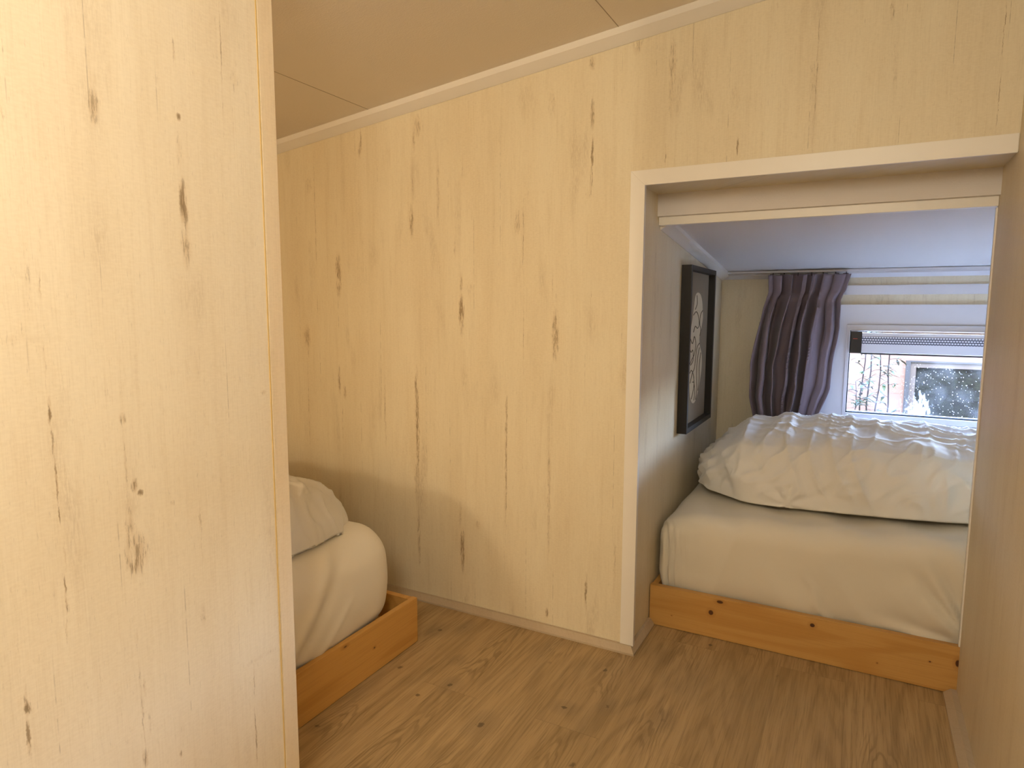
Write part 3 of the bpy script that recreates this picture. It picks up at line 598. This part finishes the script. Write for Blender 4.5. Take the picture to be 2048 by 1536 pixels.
for j in range(NV + 1):
    v = j / NV; a, b = edges(v); z = 1.318 - v * .78
    hd = sm(.15, .10, v)
    pin = math.exp(-((v - .155) / .045) ** 2)
    for i in range(NU + 1):
        u = i / NU
        lo = 1 - hd                                     # below the heading tape
        us = min(1, max(0, u + lo * (.030 * fn(u * 3, v * 1.8, 3) + .012 * fn(u * 7, v * 4, 8)) * math.sin(math.pi * u) * 2))
        ft = fold(us); k = int(min(6, ft)); t1 = (ft - k) * 2 * math.pi
        merge = .5 + .5 * math.sin(k * 2.1 + 1.2 * v)        # some folds flatten out lower down
        c1 = math.cos(t1); c1 = 1 - 2 * abs(math.sin(t1 / 2 + math.pi / 2)) ** (1.6 + 1.8 * lo)   # broad fronts, narrow valleys
        amp = .026 * hd + lo * (.038 + .026 * merge) * (1 - .6 * pin)
        if k >= 5: amp *= 1 - .55 * sm(.2, .6, v)
        yy = 3.350 + amp * c1 - lo * .018 * math.sin(math.pi * min(1, v * 1.05)) + .010 * lo * math.sin(us * 13 + v * 3)
        yy += .005 * fn(u * 9, v * 5, 2)
        xx = a + (b - a) * u + .017 * math.sin(t1 + .5 + k) * (.7 + .3 * hd) + .010 * fn(u * 5, v * 5, 9) * lo
        yy = min(yy, 3.402)
        c = c1
        verts.append((xx, yy, z - .004 * hd * (1 - c) * (1 - v * 8 if v < .12 else 0)))
for j in range(NV):
    for i in range(NU): q = j * (NU + 1) + i; faces.append((q, q + 1, q + NU + 2, q + NU + 1))
cl = link('cloth', verts, faces, M_CURT, cu, (0, 0, 0), True)
so = cl.modifiers.new('thickness', 'SOLIDIFY'); so.thickness = .0025
for k in range(7):
    um = (knots[k] + knots[k + 1]) / 2; a, b = edges(0); x = a + (b - a) * um
    mb = MB(); mb.tube([(x, 3.370, 1.3235), (x, 3.370, 1.309), (x, 3.384, 1.299), (x, 3.388, 1.308)], .0018, 6); mb.build('hook', M_BLACK, cu, (0, 0, 0), True)

# ------------------------------------------------------------------ outside the window
st(box('ground', -4, 6, 3.5, 9, -.30, -.20, plain('pale_gravel', (.24, .22, .205), .9, .1, var=.2, scale=40, bump=.4)))
HY = 5.40
hs = thing('neighbouring_house', (.6, HY, -.2), 'pale pinkish clad wall of the neighbouring building seen outside the window', 'building')
t = NT('pale_cladding'); x, y, z = t.xyz()
fz_ = t.math('FRACT', t.math('DIVIDE', z, .125)); gl_ = t.math('LESS_THAN', fz_, .05)
c = t.mix(t.noise(t.vec(t.math('MULTIPLY', x, 2), y, t.math('MULTIPLY', z, 14)), 1, 3), (.056, .039, .029), (.048, .033, .024))
c = t.mix(t.math('MULTIPLY', gl_, .45), c, (.030, .020, .015)); t.bump(t.math('SUBTRACT', 1.0, gl_), .5, .004); M_CLAD = t.set(c, .7, .2)
hx0, hx1, hz0, hz1 = .285, 1.05, -.02, .795
MB().box(-3.5, hx0, HY, HY + .12, -.2, 1.0).box(hx1, 4.5, HY, HY + .12, -.2, 1.0).box(hx0, hx1, HY, HY + .12, -.2, hz0).box(hx0, hx1, HY, HY + .12, hz1, 1.0).build('cladding', M_CLAD, hs)
box('lowered_roof_edge', -3.6, 4.6, HY - .05, HY + .3, 1.0, 1.05, plain('roof_board', (.10, .10, .11), .6), hs)  # unseen top of the house, set low so more sky lights the nook
M_GREYF = plain('grey_window_paint', (.008, .0105, .012), .6, .2); M_BEIGE = plain('beige_window_paint', (.017, .0155, .0125), .5, .4)
mb = MB(); o1 = .028
mb.box(hx0, hx0 + o1, HY - .02, HY + .06, hz0, hz1).box(hx1 - o1, hx1, HY - .02, HY + .06, hz0, hz1).box(hx0 + o1, hx1 - o1, HY - .02, HY + .06, hz0, hz0 + o1).box(hx0 + o1, hx1 - o1, HY - .02, HY + .06, hz1 - .01, hz1)
wf = mb.build('window_frame', M_GREYF, hs)
mb = MB(); a, b, c, d = hx0 + o1, hx1 - o1, hz0 + o1, hz1 - .012; i_ = .036
mb.box(a, a + i_, HY, HY + .05, c, d).box(b - i_, b, HY, HY + .05, c, d).box(a + i_, b - i_, HY, HY + .05, c, c + i_).box(a + i_, b - i_, HY, HY + .05, d - i_, d)
mb.build('window_sash', M_BEIGE, wf)
t = NT('dark_pane'); x, y, z = t.xyz()
c = t.mix(t.ss(t.noise(t.vec(x, y, z), 38, 4, .7), .35, .75), (.0008, .0012, .001), (.004, .006, .0035))  # reflection of greenery painted in as greenish mottling
t.set(c, .4, .1); box('pane', a + i_, b - i_, HY + .03, HY + .04, c_ if False else hz0 + o1 + i_, d - i_, t.m, wf)

M_STEM = plain('dark_stem', (.004, .003, .0025), .8, .2, var=.2); M_LEAF = plain('leaf_green', (.013, .028, .003), .5, .4, var=.25, scale=60)
def leaf(mb, p, dr, ln, wd, up):
    dr = Vector(dr).normalized(); sd = dr.cross(Vector((0, 0, 1))).normalized(); n_ = sd.cross(dr)
    prof_ = [(0, 0), (.25, .7), (.5, 1), (.75, .65), (1, 0)]; v = []
    for t_, w_ in prof_:
        c_ = Vector(p) + dr * ln * t_ + Vector((0, 0, up * ln * math.sin(t_ * 2.4) * .4 - .25 * ln * t_ * t_))
        v += [c_ - sd * wd * w_ * .5, c_ - n_ * .0009, c_ + sd * wd * w_ * .5, c_ + n_ * .0009]
    f = []
    for k in range(4):
        for i in range(4): f.append((4 * k + i, 4 * k + (i + 1) % 4, 4 * k + 4 + (i + 1) % 4, 4 * k + 4 + i))
    mb.add(v, f)
G = 'slender leafy stems outside the window'
def stalk(x0, y0, lean, ht, seed, nl, label, rad=.006, z0=-.2, ll=(.05, .085)):
    R_ = random.Random(seed); root = thing('leafy_shrub', (x0, y0, z0), label, 'plant', G)
    P_ = [Vector((x0 + lean * k / 12 + .008 * math.sin(k * 1.3 + seed), y0 + .006 * math.cos(k + seed), z0 + ht * k / 12)) for k in range(13)]
    tw = MB().tube(P_, [rad * (1 - .5 * k / 12) for k in range(13)], 7)
    mb = MB()
    for k in range(nl):
        h_ = R_.uniform(.30, 1.0) * 12; i = min(11, int(h_)); p = P_[i].lerp(P_[i + 1], h_ - i); a_ = R_.uniform(0, 6.28)
        d_ = Vector((math.cos(a_), math.sin(a_) * .8, R_.uniform(-.1, .8))).normalized(); e = p + d_ * R_.uniform(.02, .07)
        tw.tube([p - d_ * .001, (p + e) / 2 + Vector((0, 0, .004)), e], .0012, 5)
        for q_ in range(R_.choice((2, 3, 4))):
            aa = a_ + R_.uniform(-1.1, 1.1); leaf(mb, p.lerp(e, R_.uniform(.4, 1)), (math.cos(aa), math.sin(aa), R_.uniform(-.3, .6)), R_.uniform(*ll), R_.uniform(.014, .024), R_.uniform(-.3, .6))
    tw.build('stem', M_STEM, root, (0, 0, 0), True); mb.build('leaves', M_LEAF, root)
stalk(.010, 4.60, .010, 1.25, 1, 34, 'thin leafy stem outside, leftmost of the four upright ones')
stalk(.062, 4.62, -.012, 1.3, 2, 26, 'dark upright stem outside, second of four from the left, crossing its neighbour')
stalk(.082, 4.56, .030, 1.3, 3, 26, 'dark leaning stem outside, third of four from the left', .0055)
stalk(.150, 4.60, .012, 1.3, 5, 30, 'upright stem outside, rightmost of four, nearest the neighbouring window')
stalk(-.035, 4.45, .02, .92, 7, 44, 'low bushy green shrub outside at the bottom left corner of the window', .004, -.2, (.05, .08))

# light portals in the window openings (sampling aid for the sky, no light of their own)
def portal(loc, rot, sx, sy):
    pl = bpy.data.lights.new('window_portal', 'AREA'); pl.shape = 'RECTANGLE'; pl.size = sx; pl.size_y = sy; pl.cycles.is_portal = True
    po = bpy.data.objects.new('window_portal', pl); C.collection.objects.link(po); po.location = loc; po.rotation_euler = rot
portal(((WX0 + WX1) / 2, YA + .075, (WZ0 + WZ1) / 2), (math.radians(-90), 0, 0), WX1 - WX0, WZ1 - WZ0)
